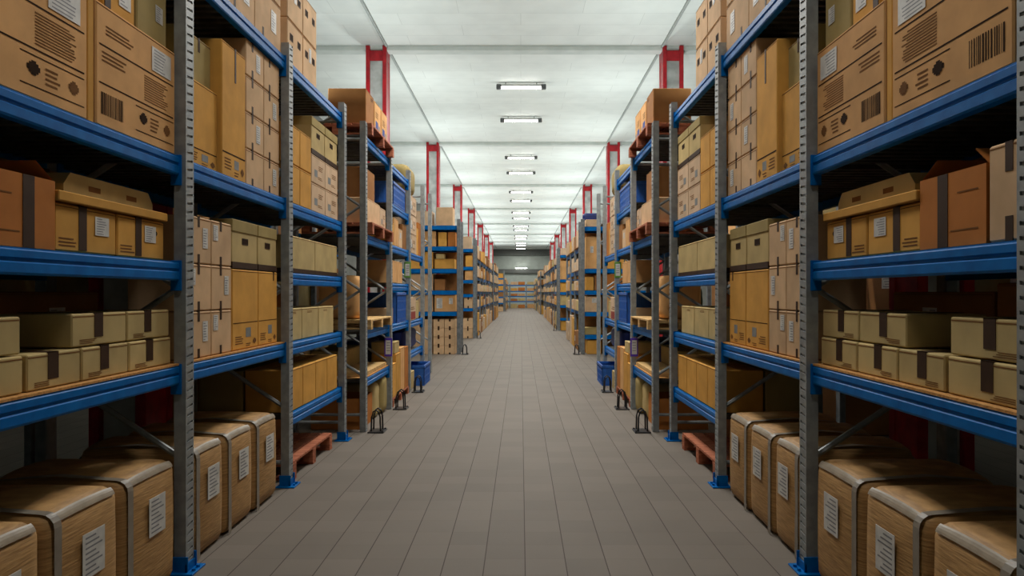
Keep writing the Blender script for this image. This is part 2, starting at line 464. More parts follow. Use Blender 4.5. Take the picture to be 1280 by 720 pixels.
def carton_mesh(fr, W, D, Hh, mat, prints, seam, holes):
    def make():
        b = MB(); mats = [mat, 'ink', 'soft_ink', 'blue_ink', 'grey_ink', 'red_ink', 'hole']
        mi = {k: i for i, k in enumerate(mats)}
        c = min(0.007, min(W, D, Hh) * 0.04)
        b.box(-W / 2, W / 2, 0, D, 0, Hh, 0, c)
        if seam:                                   # the joint of the top flaps, and the flap edges at the ends
            b.box(-W / 2 + .004, W / 2 - .004, D / 2 - .002, D / 2 + .002, Hh - .001, Hh + .0012, 1)
            b.box(-W / 2 + .006, W / 2 - .006, -.0012, .001, Hh - .016, Hh - .012, 2)
        for (k, v0, z0, v1, z1) in holes:          # drawn elsewhere as dark patches, the recess shade put into their colour
            pass
        rng = random.Random(int(W * 1000) * 7 + int(Hh * 1000))
        for p in prints:
            k, v0, z0, v1, z1 = p[:5]; m = mi[p[5]] if len(p) > 5 else 1
            if k == 'fill': face_quad(b, W, D, Hh, v0, z0, v1, z1, m)
            elif k == 'text':
                n = p[6] if len(p) > 6 else 5
                for q in range(n):
                    a = z1 - (z1 - z0) * (q + 0.2) / n; t = (z1 - z0) / n * 0.42
                    e = v1 - (v1 - v0) * rng.random() * 0.25
                    face_quad(b, W, D, Hh, v0, a - t, e, a, m)
            elif k == 'bars':
                x = v0
                while x < v1:
                    w = (v1 - v0) * rng.uniform(.012, .05); face_quad(b, W, D, Hh, x, z0, min(v1, x + w), z1, m); x += w + (v1 - v0) * rng.uniform(.015, .05)
            elif k == 'mark':
                cx, cz, r = (v0 + v1) / 2, (z0 + z1) / 2, (v1 - v0) / 2
                hz = (z1 - z0) / 2
                face_quad(b, W, D, Hh, cx - r, cz - hz * .35, cx + r, cz + hz * .35, m)
                face_quad(b, W, D, Hh, cx - r * .35, cz - hz, cx + r * .35, cz + hz, m, .0016)
                face_quad(b, W, D, Hh, cx - r * .7, cz - hz * .7, cx + r * .7, cz + hz * .7, m, .0020)
        return b.mesh('carton', mats, fr)
    return cached(('carton', fr.key, round(W, 3), round(D, 3), round(Hh, 3), mat, tuple(prints), seam, tuple(holes)), make)

def tape_mesh(fr, W, D, Hh, v, w, drop, mat='tape', bottom=0.0):
    """tape over the top and down the open face by drop (fraction); bottom: also a tab rising from the base."""
    def make():
        b = MB(); x = -W / 2 + v * W; t = .0022
        b.box(x - w / 2, x + w / 2, -t, .001, Hh * (1 - drop), Hh + t)
        b.box(x - w / 2, x + w / 2, -t, D + t, Hh - .001, Hh + t)
        b.box(x - w / 2, x + w / 2, D - .001, D + t, Hh * (1 - drop), Hh + t)
        return b.mesh('packing_tape', [mat], fr)
    return cached(('tape', fr.key, round(W, 3), round(D, 3), round(Hh, 3), v, w, drop, mat, bottom), make)

def tab_mesh(fr, W, D, Hh, v, w, top):
    def make():
        b = MB(); x = -W / 2 + v * W
        b.box(x - w / 2, x + w / 2, -.0022, .001, 0.0, Hh * top); return b.mesh('packing_tape', ['tape'], fr)
    return cached(('tab', fr.key, round(W, 3), round(Hh, 3), v, w, top), make)

def label_mesh(fr, W, D, Hh, v0, z0, v1, z1):
    def make():
        b = MB(); x0, x1 = -W / 2 + v0 * W, -W / 2 + v1 * W; a, e = z0 * Hh, z1 * Hh
        b.box(x0, x1, -.003, -.0021, a, e)
        rng = random.Random(int(W * 997 + v0 * 31)); n = 7
        for q in range(n):
            za = e - (e - a) * (q + .7) / (n + .6); t = (e - a) / n * .3
            f = rng.uniform(.45, .85)
            b.poly([(x0 + (x1 - x0) * .1, -.0034, za - t), (x0 + (x1 - x0) * f, -.0034, za - t), (x0 + (x1 - x0) * f, -.0034, za), (x0 + (x1 - x0) * .1, -.0034, za)], 1)
        return b.mesh('shipping_label', ['paper', 'paper_ink'], fr)
    return cached(('label', fr.key, round(W, 3), round(D, 3), round(Hh, 3), v0, z0, v1, z1), make)

def painted_hole_mesh(fr, W, D, Hh, v, z, w, h):
    def make():
        b = MB(); x, a = -W / 2 + v * W, z * Hh
        b.box(x - w / 2, x + w / 2, -.0018, .02, a - h / 2, a + h / 2, 0, .0015)  # raised dark block; its colour stands in for shade inside the hole
        r = .006
        for q in ((x - w / 2 - r, x - w / 2, a - h / 2 - r, a + h / 2 + r), (x + w / 2, x + w / 2 + r, a - h / 2 - r, a + h / 2 + r),
                  (x - w / 2, x + w / 2, a + h / 2, a + h / 2 + r), (x - w / 2, x + w / 2, a - h / 2 - r, a - h / 2)):
            b.box(q[0], q[1], -.003, .001, q[2], q[3], 1)
        return b.mesh('handhole', ['ink', 'tape'], fr)
    return cached(('pocket', fr.key, round(W, 3), round(D, 3), round(Hh, 3), v, z, w, h), make)

COUNT = {}
def put(fr, name, me, v0, v1, d0, z0, label, cat, group=None):
    COUNT[cat] = COUNT.get(cat, 0) + 1
    return link(name, me, None, fr.pt((v0 + v1) / 2, d0, z0), label, cat, group)

def carton(fr, v0, v1, d0, d1, z0, z1, mat, label, name='cardboard_box', group=None, prints=(), tapes=(), labels=(), holes=(), seam=True, cat='box', gap=.004):
    W, D, Hh = v1 - v0 - gap, d1 - d0, z1 - z0 - .0045
    o = put(fr, name, carton_mesh(fr, W, D, Hh, mat, prints, seam, ()), v0, v1, d0, z0 + .001, label, cat, group)
    for t in tapes:
        link('packing_tape', tape_mesh(fr, W, D, Hh, *t), o, label='dark brown packing tape')
        if len(t) > 4: link('packing_tape', tab_mesh(fr, W, D, Hh, t[0], t[1], t[4]), o, label='dark brown packing tape')
    for l in labels: link('shipping_label', label_mesh(fr, W, D, Hh, *l), o, label='white shipping label')
    for h in holes: link('handhole', painted_hole_mesh(fr, W, D, Hh, *h), o, label='hand hole painted dark for its inner shade')
    return o

def archive_box(fr, v0, v1, d0, d1, z0, z1, label, group):
    W, D, Hh = v1 - v0 - .012, d1 - d0, z1 - z0 - .002
    o = carton(fr, v0 + .006, v1 - .006, d0 + .006, d1 - .006, z0, z1 - .012, 'tan', label, 'archive_box', group, holes=((.5, .6, .10, .035),), seam=False, gap=0)
    def lid():
        b = MB(); b.box(-W / 2 - .001, W / 2 + .001, -.006, D - .006, Hh - .085, Hh + .002, 0, .004); return b.mesh('lid', ['olive'], fr)
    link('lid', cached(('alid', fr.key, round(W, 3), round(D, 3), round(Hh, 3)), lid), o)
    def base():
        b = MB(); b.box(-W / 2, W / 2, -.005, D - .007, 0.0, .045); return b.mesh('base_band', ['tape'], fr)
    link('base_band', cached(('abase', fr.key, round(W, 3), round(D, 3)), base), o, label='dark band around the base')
    return o

def strapped(fr, v0, v1, d0, d1, z1, label, group):
    W, D, Hh = v1 - v0, d1 - d0, z1 - .006
    def body():
        n, r = 10, .05
        hf = (W / 2, D / 2, Hh / 2); verts, faces, ix = [], [], {}
        def vert(p):
            k = tuple(round(c, 5) for c in p)
            if k in ix: return ix[k]
            q = [p[i] * hf[i] for i in range(3)]
            inn = [max(-hf[i] + r, min(hf[i] - r, q[i])) for i in range(3)]
            dv = Vector([q[i] - inn[i] for i in range(3)])
            out = Vector(inn) + (dv.normalized() * r if dv.length > 1e-9 else Vector((0, 0, 0)))
            bulge = lambda a, c: (1 - p[a] ** 2) * (1 - p[c] ** 2)
            if abs(p[1]) > .999: out.y += math.copysign(.022 * bulge(0, 2), p[1])
            if abs(p[2]) > .999 and p[2] > 0: out.z += .04 * (1 - p[0] ** 2) * (1 - max(0, -p[1] - .2) ** 2)
            ix[k] = len(verts); verts.append((out.x, out.y + D / 2, out.z + Hh / 2)); return ix[k]
        ts = [math.copysign(abs(t) ** .8, t) for t in [-1 + 2 * i / n for i in range(n + 1)]]
        for ax in range(3):
            o1, o2 = [k for k in range(3) if k != ax]
            for sg in (-1, 1):
                for i in range(n):
                    for j in range(n):
                        q = []
                        for a, c in ((i, j), (i + 1, j), (i + 1, j + 1), (i, j + 1)):
                            p = [0, 0, 0]; p[ax] = sg; p[o1] = ts[a]; p[o2] = ts[c]; q.append(vert(p))
                        faces.append(tuple(q))
        b = MB(); b.v, b.f, b.m = verts, faces, [0] * len(faces)
        return b.mesh('strapped_carton', ['wrap_kraft'], fr, True)
    o = put(fr, 'strapped_carton', cached(('strapbody', fr.key, round(W, 3), round(D, 3), round(Hh, 3)), body), v0, v1, d0, .004, label, 'box', group)
    def strap():
        b = MB(); x = -W / 2 + .06; w = .05; e = .012; R = .05
        path = [(-e, .0)]
        path += [(-e, Hh - R)] + [(R - (R + e) * math.cos(a), Hh - R + (R + e) * math.sin(a)) for a in (.4, .8, 1.2, 1.57)]
        path += [(D * .5, Hh + e + .022), (D - R, Hh + e), (D + e, Hh - R), (D + e, 0)]
        out = [(x - w / 2, d, z) for d, z in path]; inn = [(x + w / 2, d, z) for d, z in path]
        for i in range(len(path) - 1): b.poly([out[i], inn[i], inn[i + 1], out[i + 1]])
        me = b.mesh('strap', ['strap'], fr); return me
    s = link('strap', cached(('strap', fr.key, round(W, 3), round(D, 3), round(Hh, 3)), strap), o, label='flat grey strap over the top and down the front')
    def film():
        b = MB(); R = .05; e = .0035; n = 12
        path = [(R - (R + e) * math.cos(.28), Hh - R + (R + e) * math.sin(.28))] + [(R - (R + e) * math.cos(a), Hh - R + (R + e) * math.sin(a)) for a in (.45, .65, .85, 1.0)]
        for i in range(len(path) - 1):
            for k in range(n):
                a0, a1 = -W / 2 + .045 + (W - .09) * k / n, -W / 2 + .045 + (W - .09) * (k + 1) / n
                f = lambda a: .034 * (1 - (2 * a / W) ** 2)
                def P(a, q):
                    d, z = q; up = f(a) * max(0, min(1, (d + .02) / .09)); return (a, d - f(a) * .12, z + up + .002)
                b.poly([P(a0, path[i]), P(a1, path[i]), P(a1, path[i + 1]), P(a0, path[i + 1])])
        return b.mesh('edge_film', ['film'], fr)
    link('edge_film', cached(('film', fr.key, round(W, 3), round(Hh, 3)), film), o, label='shiny grey film along the top front edge')
    def lab():
        b = MB(); b.box(-.07, .10, -.0285, -.026, Hh * .50, Hh * .80)
        for q in range(8):
            z = Hh * (.775 - q * .034); b.poly([(-.05, -.029, z - .008), (.03 + .05 * ((q * 7) % 3) / 2, -.029, z - .008), (.03 + .05 * ((q * 7) % 3) / 2, -.029, z), (-.05, -.029, z)], 1)
        return b.mesh('shipping_label', ['paper', 'paper_ink'], fr)
    link('shipping_label', cached(('slab', fr.key, round(Hh, 3)), lab), o, label='white shipping label')
    return o

def pallet(fr, v0, v1, d0, d1, z0, label, mat='red_wood', hgt=.14):
    W, D = v1 - v0, d1 - d0
    o = link('wooden_pallet', None, None, fr.pt((v0 + v1) / 2, d0, z0 + .001), label, 'pallet', 'wooden pallets')
    def top():
        b = MB(); n = 7; p = D / n
        for k in range(n): b.box(-W / 2, W / 2, k * p + .004, (k + 1) * p - .012, hgt - .022, hgt, 0, .002)
        for x in (-W / 2 + .05, 0, W / 2 - .05): b.box(x - .05, x + .05, 0, D, hgt - .044, hgt - .0225)
        return b.mesh('top_deck', [mat], fr)
    link('top_deck', cached(('ptop', fr.key, round(W, 3), round(D, 3), mat, hgt), top), o)
    def blk():
        b = MB()
        for d in (.05, D / 2, D - .05): b.box(-.05, .05, d - .05, d + .05, .0225, hgt - .0445, 0, .003)
        b.box(-.05, .05, 0, D, 0, .022); return b.mesh('stringer', [mat], fr)
    for x in (-W / 2 + .05, 0, W / 2 - .05): link('stringer', cached(('pblk', fr.key, round(D, 3), mat, hgt), blk), o, fr.loc(x, 0, 0))
    return o

def crate(fr, v0, v1, d0, d1, z0, z1, label, mat='crate'):
    W, D, Hh = v1 - v0, d1 - d0, z1 - z0
    def make():
        b = MB(); t = .012
        b.box(-W / 2, W / 2, 0, D, 0, .015)
        def side(fix, a0, a1, along_v):
            n = max(3, int((a1 - a0) / .07)); p = (a1 - a0) / n
            for k in range(n + 1):
                a = a0 + k * p
                q = (max(a0, a - .009), min(a1, a + .009))
                if along_v: b.box(q[0], q[1], fix, fix + t, .015, Hh - .04)
                else: b.box(fix, fix + t, q[0], q[1], .015, Hh - .04)
            zz = .015
            for z in (.03, Hh * .38, Hh * .68):
                if along_v: b.box(a0, a1, fix + .002, fix + t - .002, z, z + .03)
                else: b.box(fix + .002, fix + t - .002, a0, a1, z, z + .03)
            if along_v: b.box(a0, a1, fix + .005, fix + .007, .015, Hh - .04)
            else: b.box(fix + .005, fix + .007, a0, a1, .015, Hh - .04)
        side(0, -W / 2, W / 2, True); side(D - t, -W / 2, W / 2, True)
        side(-W / 2, 0, D, False); side(W / 2 - t, 0, D, False)
        return b.mesh('plastic_crate', [mat], fr)
    def rim():
        b = MB(); t = .02
        b.box(-W / 2 - .006, W / 2 + .006, -.006, t, Hh - .04, Hh, 0, .003); b.box(-W / 2 - .006, W / 2 + .006, D - t, D + .006, Hh - .04, Hh, 0, .003)
        b.box(-W / 2 - .006, -W / 2 + t, t, D - t, Hh - .04, Hh); b.box(W / 2 - t, W / 2 + .006, t, D - t, Hh - .04, Hh)
        return b.mesh('rim', [mat], fr)
    o = put(fr, 'plastic_crate', make(), v0, v1, d0, z0 + .001, label, 'crate', 'blue plastic crates')
    link('rim', rim(), o)
    return o

def open_box(fr, v0, v1, d0, d1, z0, z1, mat, label, name='open_cardboard_box', flap=True, prints=(), tapes=(), labels=()):
    """a carton without a top: four walls, floor, two flaps leaning outwards."""
    W, D, Hh, t = v1 - v0 - .004, d1 - d0, z1 - z0, .006
    def make():
        b = MB(); mats = [mat, 'ink', 'soft_ink']
        b.box(-W / 2, W / 2, 0, D, 0, t)
        b.box(-W / 2, W / 2, 0, t, t, Hh); b.box(-W / 2, W / 2, D - t, D, t, Hh)
        b.box(-W / 2, -W / 2 + t, t, D - t, t, Hh); b.box(W / 2 - t, W / 2, t, D - t, t, Hh)
        for p in prints: face_quad(b, W, D, Hh, *p[1:5], 2)
        return b.mesh(name, mats, fr)
    o = put(fr, name, make(), v0, v1, d0, z0 + .001, label, 'box', None)
    if flap:
        def fl():
            b = MB()
            for s, e in ((-W / 2, -1), (W / 2, 1)):
                q = [(s, .01, Hh), (s, D - .01, Hh), (s - e * D * .16, D - .02, Hh + .07), (s - e * D * .16, .02, Hh + .07)]
                b.poly(q)
                b.poly([(x, d, z + .004) for x, d, z in q])
            return b.mesh('flap', [mat], fr)
        link('flap', fl(), o)
    for tp in tapes: link('packing_tape', tape_front(fr, W, D, Hh, *tp), o, label='dark brown packing tape')
    for l in labels: link('shipping_label', label_mesh(fr, W, D, Hh, *l), o, label='white shipping label')
    return o

def tape_front(fr, W, D, Hh, v, w):
    def make():
        b = MB(); x = -W / 2 + v * W
        b.box(x - w / 2, x + w / 2, -.0022, -.0002, 0, Hh); return b.mesh('packing_tape', ['tape'], fr)
    return cached(('tapef', fr.key, round(W, 3), round(Hh, 3), v, w), make)

def tray(fr, v0, v1, d0, d1, z0, z1, mat, label):
    """shallow lid-like tray with sloped ends."""
    W, D, Hh = v1 - v0, d1 - d0, z1 - z0
    b = MB(); c = min(.05, W * .12)
    prof = [(-W / 2, 0), (W / 2, 0), (W / 2, Hh * .45), (W / 2 - c, Hh), (-W / 2 + c, Hh), (-W / 2, Hh * .45)]
    n = len(prof); vb = [(x, 0, z) for x, z in prof] + [(x, D, z) for x, z in prof]
    b.v = vb
    for i in range(n): b.f.append((i, (i + 1) % n, n + (i + 1) % n, n + i)); b.m.append(0)
    b.f += [tuple(range(n)), tuple(range(n, 2 * n))]; b.m += [0, 0]
    for x in (-W * .2, W * .22): b.poly([(x - .05, -.001, Hh * .35), (x + .05, -.001, Hh * .35), (x + .05, -.001, Hh * .6), (x - .05, -.001, Hh * .6)], 1)
    return put(fr, 'cardboard_tray', b.mesh('cardboard_tray', [mat, 'soft_ink'], fr), v0, v1, d0, z0 + .001, label, 'tray', None)

def lump(fr, v0, v1, d0, d1, z0, z1, mat, label, name, cat, r=.3, seed=1, rough=.1):
    """a soft wrapped bundle: a rounded block with dents."""
    W, D, Hh = v1 - v0, d1 - d0, z1 - z0
    rng = random.Random(seed); n = 8
    bm = bmesh.new(); bmesh.ops.create_cube(bm, size=2); bmesh.ops.subdivide_edges(bm, edges=bm.edges, cuts=n, use_grid_fill=True)
    ph = [rng.uniform(0, 6) for _ in range(6)]
    hf = (W / 2, D / 2, Hh / 2); R = min(hf) * r * 2
    for vt in bm.verts:
        q = [vt.co[i] * hf[i] for i in range(3)]
        inn = [max(-hf[i] + R, min(hf[i] - R, q[i])) for i in range(3)]
        dv = Vector([q[i] - inn[i] for i in range(3)])
        p = Vector(inn) + (dv.normalized() * R if dv.length > 1e-9 else Vector((0, 0, 0)))
        k = rough * min(hf) * (math.sin(p.x / W * 9 + ph[0]) * math.sin(p.y / D * 8 + ph[1]) + .6 * math.sin(p.z / Hh * 13 + ph[2] + p.x / W * 5))
        p = p * (1 - max(0, k) * .8)
        if p.z < -hf[2] * .6: p.z = max(p.z, -hf[2])
        vt.co = Vector(fr.loc(p.x, p.y + D / 2, p.z + hf[2]))
    for f in bm.faces: f.smooth = True
    bmesh.ops.recalc_face_normals(bm, faces=bm.faces)
    zmin = min(v.co.z for v in bm.verts)
    for v in bm.verts: v.co.z -= zmin
    me = bpy.data.meshes.new(name); bm.to_mesh(me); bm.free(); me.materials.append(M[mat])
    return put(fr, name, me, v0, v1, d0, z0 + .001, label, cat)

def guard(fr, v, label):
    o = link('post_guard', None, None, fr.pt(v, -.16, 0.001), label, 'guard', 'black post guards')
    def base():
        b = MB(); b.box(-.12, .12, -.10, .09, 0, .015, 0, .003)
        for x in (-.09, .09): b.tube([(x, -.08, .015), (x, -.08, .028)], .012, 6)
        return b.mesh('base_plate', ['black'], fr)
    def hoop():
        b = MB(); b.tube([(0, -.055, .015), (0, -.05, .18), (0, -.03, .245), (0, 0, .265), (0, .03, .245), (0, .05, .18), (0, .055, .015)], .010, 8)
        return b.mesh('hoop', ['black'], fr)
    link('base_plate', cached(('gb', fr.key), base), o)
    for q in (-.07, .07): link('hoop', cached(('gh', fr.key), hoop), o, fr.loc(q, 0, 0))

def tag_card(fr, v, z, w, h, mat, label):
    y = -PW / 2 - .006                     # hangs on the side of the post that meets the walker
    o = MB(); o.box(y - .008, y, -.05, -.05 + w, -h / 2, h / 2, 0, .003)
    r = link('post_sign', o.mesh('post_sign', [mat], fr), None, fr.pt(v, 0, z), label, 'sign')
    b = MB(); c = -.05 + w / 2
    b.box(y - .0098, y - .0083, c - w * .33, c + w * .33, -h * .38, h * .38)
    for k in range(4): b.poly([(y - .0101, c - w * .24, h * (.26 - k * .14) - .01), (y - .0101, c + w * .2, h * (.26 - k * .14) - .01), (y - .0101, c + w * .2, h * (.26 - k * .14)), (y - .0101, c - w * .24, h * (.26 - k * .14))], 1)
    link('paper_face', b.mesh('paper_face', ['paper', 'paper_ink'], fr), r, label='white paper on the card')
    return r

P_BIG = (('fill', .03, .655, .97, .667), ('fill', .03, .345, .97, .357), ('text', .56, .38, .9, .62, 'soft_ink', 11), ('text', .06, .52, .34, .62, 'soft_ink', 3),
         ('bars', .05, .10, .30, .28), ('mark', .50, .165, .60, .265), ('text', .64, .12, .76, .26, 'soft_ink', 4), ('mark', .83, .15, .92, .25, 'soft_ink'),
         ('fill', .45, .30, .97, .308), ('fill', .45, .085, .97, .093), ('text', .10, .75, .42, .84, 'soft_ink', 3))
P_LOW = (('fill', .02, .205, .98, .217), ('fill', .50, .09, .70, .17, 'grey_ink'), ('text', .1, .06, .4, .17, 'soft_ink', 4), ('mark', .78, .05, .92, .12, 'soft_ink'), ('text', .5, .02, .7, .07, 'soft_ink', 2))
P_TEXT = (('text', .12, .06, .42, .22, 'soft_ink', 3),)
P_PALE = (('fill', .2, .25, .42, .5, 'grey_ink'), ('text', .5, .5, .85, .7, 'soft_ink', 3), ('text', .45, .18, .8, .3, 'soft_ink', 2))
P_BLUE = (('fill', .12, .05, .55, .42, 'blue_ink'), ('text', .12, .5, .6, .7, 'soft_ink', 3), ('fill', .62, .12, .85, .35, 'grey_ink'))
P_RED = (('fill', .08, .05, .92, .38, 'red_ink'), ('text', .15, .45, .8, .6, 'soft_ink', 2))

TH = ['nearest', 'second', 'third', 'fourth', 'fifth', 'sixth']
def near_side(side):
    S = 'left' if side < 0 else 'right'
    X1 = 2.0 if side < 0 else 1.71
    X2 = 1.87 if side < 0 else 1.60
    fr = Frame((side * X1, 0), (0, 1), (side, 0), S)
    D = 0.82
    vs = [2.355, 4.228, 6.09, 7.98]
    lv = [[1.225, 1.832, 2.45, 3.655], [1.225, 2.45, 3.655], [0.60, 1.215, 1.825, 2.44, 3.655]]
    rack(fr, vs, lv, 3.77, D, 'nearest %s pallet rack of three bays, grey uprights and blue beams' % S, 'pallet racks', True, 'blue', {(0, 1.225), (1, 1.225)})
    e = .013
    # ---------- first bay, floor: strapped cartons through the first two bays
    for i, (a, b) in enumerate([(2.44, 2.98), (3.0, 3.55), (3.57, 4.13), (4.33, 4.79), (4.81, 5.31), (5.33, 5.84)]):
        strapped(fr, a, b, 0.0, .70, .70 - .006 * i, 'big strapped brown carton on the floor under the %s rack, %s from the camera' % (S, TH[i]), 'strapped cartons on the floor')
    # ---------- first bay, lowest shelf: small tan cartons in two layers
    z = 1.225 + e
    T = ((.46, .07, .75),)
    for i, (a, b) in enumerate([(2.46, 2.92), (2.94, 3.30), (3.31, 3.70), (3.71, 4.15)]):
        carton(fr, a, b, .04, .42, z, z + .158, 'tan', 'small tan carton, lower layer, %s along the lowest shelf of the first %s bay' % (ORD[i], S), group='small tan cartons', tapes=T, prints=P_TEXT)
    for i, (a, b) in enumerate([(2.46, 2.92), (3.25, 3.70), (3.71, 4.15)]):
        carton(fr, a, b, .05, .42, z + .16, z + .318, 'tan', 'small tan carton, upper layer, %s along the lowest shelf of the first %s bay' % (ORD[i], S), group='small tan cartons', tapes=T, prints=P_TEXT)
    for i, (a, b, h) in enumerate([(2.44, 3.25, .46), (3.27, 4.15, .42)]):
        carton(fr, a, b, .46, .80, z, z + h, 'brown', 'dark brown carton %s at the back of the lowest shelf, first %s bay' % (('standing tall', 'lying low')[i], S), labels=((.5, .5, .65, .8),))
    # ---------- first bay, second shelf: orange open cartons under a long lid
    z = 1.832 + .003
    open_box(fr, 2.66, 3.105, .03, .62, z, z + .30, 'deep_orange', 'open reddish orange carton with raised flap on the second shelf of the first %s bay' % S, prints=(('fill', .1, .7, .4, .72), ('fill', .1, .2, .5, .22)), tapes=((.62, .07),))
    if side > 0:
        carton(fr, 2.42, 2.65, .03, .5, z, z + .36, 'beige', 'beige taped carton at the near end of the second shelf, first right bay', tapes=((.5, .04, .3, 'tape', .25),))
    for i, (a, b) in enumerate([(3.115, 3.59), (3.60, 4.07)]):
        carton(fr, a, b, .04, .62, z, z + .218, 'orange', 'orange carton with white label beneath the long lid, %s one, first %s bay' % (('nearer', 'farther')[i], S), group='orange cartons under a lid', prints=(('text', .05, .08, .35, .3, 'soft_ink', 3), ('mark', .76, .6, .84, .75, 'ink')), labels=((.62, .42, .86, .84) if i == 0 else (.55, .42, .8, .84),) if True else (), tapes=((.42, .06, .95),))
    b = MB(); b.box(-.48, .48, 0, .64, 0, .045, 0, .004)
    put(fr, 'flat_box_lid', b.mesh('flat_box_lid', ['orange'], fr), 3.11, 4.08, .02, z + .222, 'long flat orange lid lying across two orange cartons, first %s bay' % S, 'lid')
    tray(fr, 3.27, 4.06, .10, .45, z + .269, z + .375, 'tan', 'tan tray with sloped ends on the long orange lid, first %s bay' % S)
    for i, (a, b) in enumerate([(3.3, 3.65), (3.68, 4.05)]):
        carton(fr, a, b, .50, .64, z + .269, z + .47, 'brown', 'small dark carton behind the tan tray, %s one, first %s bay' % (('nearer', 'farther')[i], S), tapes=((.2, .04, .9),), labels=((.4, .25, .75, .8),))
    carton(fr, 2.45, 4.10, .66, .79, z, z + .46, 'brown', 'long dark carton at the back of the second shelf, first %s bay' % S)
    # ---------- first bay, third shelf: big printed cartons
    z = 2.45 + .003
    for i, (a, b) in enumerate([(2.50, 3.32), (3.385, 4.16)]):
        carton(fr, a, b, .02, .70, z, z + .60, 'kraft', 'large kraft carton with printed panels and barcode, %s on the third shelf, first %s bay' % (('nearer', 'farther')[i], S), 'printed_carton', 'large printed cartons', prints=P_BIG, labels=((.66, .70, .93, .92),))
    b = MB(); b.box(-.024, .024, 0, .55, 0, .60, 0, .004)
    put(fr, 'corner_board', b.mesh('corner_board', ['orange'], fr), 3.325, 3.38, .025, z, 'narrow orange cardboard strip between the large printed cartons, %s rack' % S, 'board')
    carton(fr, 3.52, 3.80, .06, .45, z + .602, z + .95, 'orange', 'orange carton with white label on the large printed carton, first %s bay' % S, tapes=((.1, .05, .95),), labels=((.45, .2, .85, .6),))
    carton(fr, 3.82, 4.14, .06, .45, z + .602, z + .92, 'olive', 'olive carton on the far printed carton, first %s bay' % S, labels=((.6, .4, .85, .7),))
    # ---------- second bay, lowest shelf
    z = 1.225 + e; n3 = ('bottom', 'middle', 'top')
    for k in range(3):
        for i, (a, b) in enumerate([(4.34, 4.665), (4.67, 4.995)]):
            carton(fr, a, b, .03, .40, z + .298 * k, z + .298 * (k + 1), 'beige', 'beige taped carton, %s of the %s stack, lowest shelf, second %s bay' % (n3[k], ('nearer', 'farther')[i], S), group='beige taped cartons', tapes=((.45, .028, .22, 'tape', .2),), labels=((.62, .34, .84, .78),) if (k + i) % 2 == 0 else ((.08, .55, .3, .9),))
    for i, (a, b) in enumerate([(5.01, 5.50), (5.505, 5.93)]):
        carton(fr, a, b, .03, .45, z, z + .585, 'orange', 'tall orange carton with printed base, %s one, lowest shelf, second %s bay' % (('nearer', 'farther')[i], S), group='tall orange cartons', prints=tuple(p if p[0] != 'fill' else (p[0], p[1], p[2] * 1.6, p[3], p[4] * 1.55) + p[5:] for p in P_LOW), tapes=((.8, .02, .12),) if i else ())
        archive_box(fr, a, b, .03, .45, z + .587, z + .935, 'tan archive box with lid on a tall orange carton, %s one, second %s bay' % (('nearer', 'farther')[i], S), 'tan archive boxes')
    # ---------- second bay, third shelf
    z = 2.45 + .003
    carton(fr, 4.36, 4.83, .06, .50, z, z + .55, 'orange', 'tall orange carton under an olive box, third shelf, second %s bay' % S, prints=P_LOW, group='tall orange cartons')
    carton(fr, 4.38, 4.82, .10, .50, z + .552, z + .86, 'olive', 'olive carton on an orange carton, third shelf, second %s bay' % S, tapes=((.6, .025, .3),))
    carton(fr, 4.835, 5.25, .03, .50, z, z + .93, 'orange', 'tallest orange carton, third shelf, second %s bay' % S, prints=tuple((p[0], p[1], p[2] * .85, p[3], p[4] * .85) + p[5:] for p in P_LOW), tapes=((.55, .025, .26),))
    for k in range(4):
        for i, (a, b) in enumerate([(5.26, 5.62), (5.625, 5.985)]):
            carton(fr, a, b, .03, .42, z + .272 * k, z + .272 * (k + 1), 'beige', 'beige taped carton, %s layer of %s stack, third shelf, second %s bay' % (ORD[k], ('nearer', 'farther')[i], S), group='beige taped cartons', tapes=((.35, .028, .25, 'tape', .22),), labels=((.55, .28, .78, .78),) if (k * 3 + i) % 2 else ())
    # ---------- top shelf, second and third bays: cartons with hand holes
    z = 3.655 + .003
    for k in range(3):
        for i, (a, b) in enumerate([(4.36, 4.86), (4.865, 5.40), (5.405, 5.99)]):
            carton(fr, a, b, .02, .50, z + .385 * k, z + .385 * (k + 1), 'beige', 'beige carton with labels, %s layer, %s on top shelf, second %s bay' % (ORD[k], ORD[i], S), group='beige cartons on the top shelf', tapes=((.3, .03, .22, 'tape', .2),), labels=((.6, .3, .8, .75),))
    for k in range(2):
        for i, (a, b) in enumerate([(6.16, 6.59), (6.60, 7.04)]):
            carton(fr, a, b, .02, .55, z + .385 * k, z + .385 * (k + 1), 'beige', 'beige carton with dark hand holes, %s layer, %s one, top shelf, third %s bay' % (ORD[k], ('nearer', 'farther')[i], S), group='beige cartons on the top shelf', holes=((.25, .62, .07, .05), (.75, .62, .07, .05)), labels=((.42, .5, .58, .85),) if (k + i) % 2 else ())
    # ---------- third bay
    pallet(fr, 6.25, 7.55, .0, .80, 0, 'red stained wooden pallet on the floor in the third %s bay' % S, 'red_wood', .165)
    open_box(fr, 6.9, 7.5, .42, .76, .168, .40, 'brown', 'dark open carton on the floor pallet, third %s bay' % S)
    z = .60 + .003
    for i, (a, b) in enumerate([(6.19, 6.60), (6.605, 7.01), (7.015, 7.42), (7.425, 7.83)]):
        carton(fr, a, b, .02, .40, z, z + .375, 'orange', 'upright orange carton, %s along the low front shelf, third %s bay' % (ORD[i], S), group='upright orange cartons', seam=True)
    for i, (a, b) in enumerate([(6.19, 6.99), (7.0, 7.83)]):
        carton(fr, a, b, .42, .80, z, z + .37, 'olive', 'olive carton behind the upright orange ones, %s, third %s bay' % (('nearer', 'farther')[i], S))
    z = 1.215 + .003
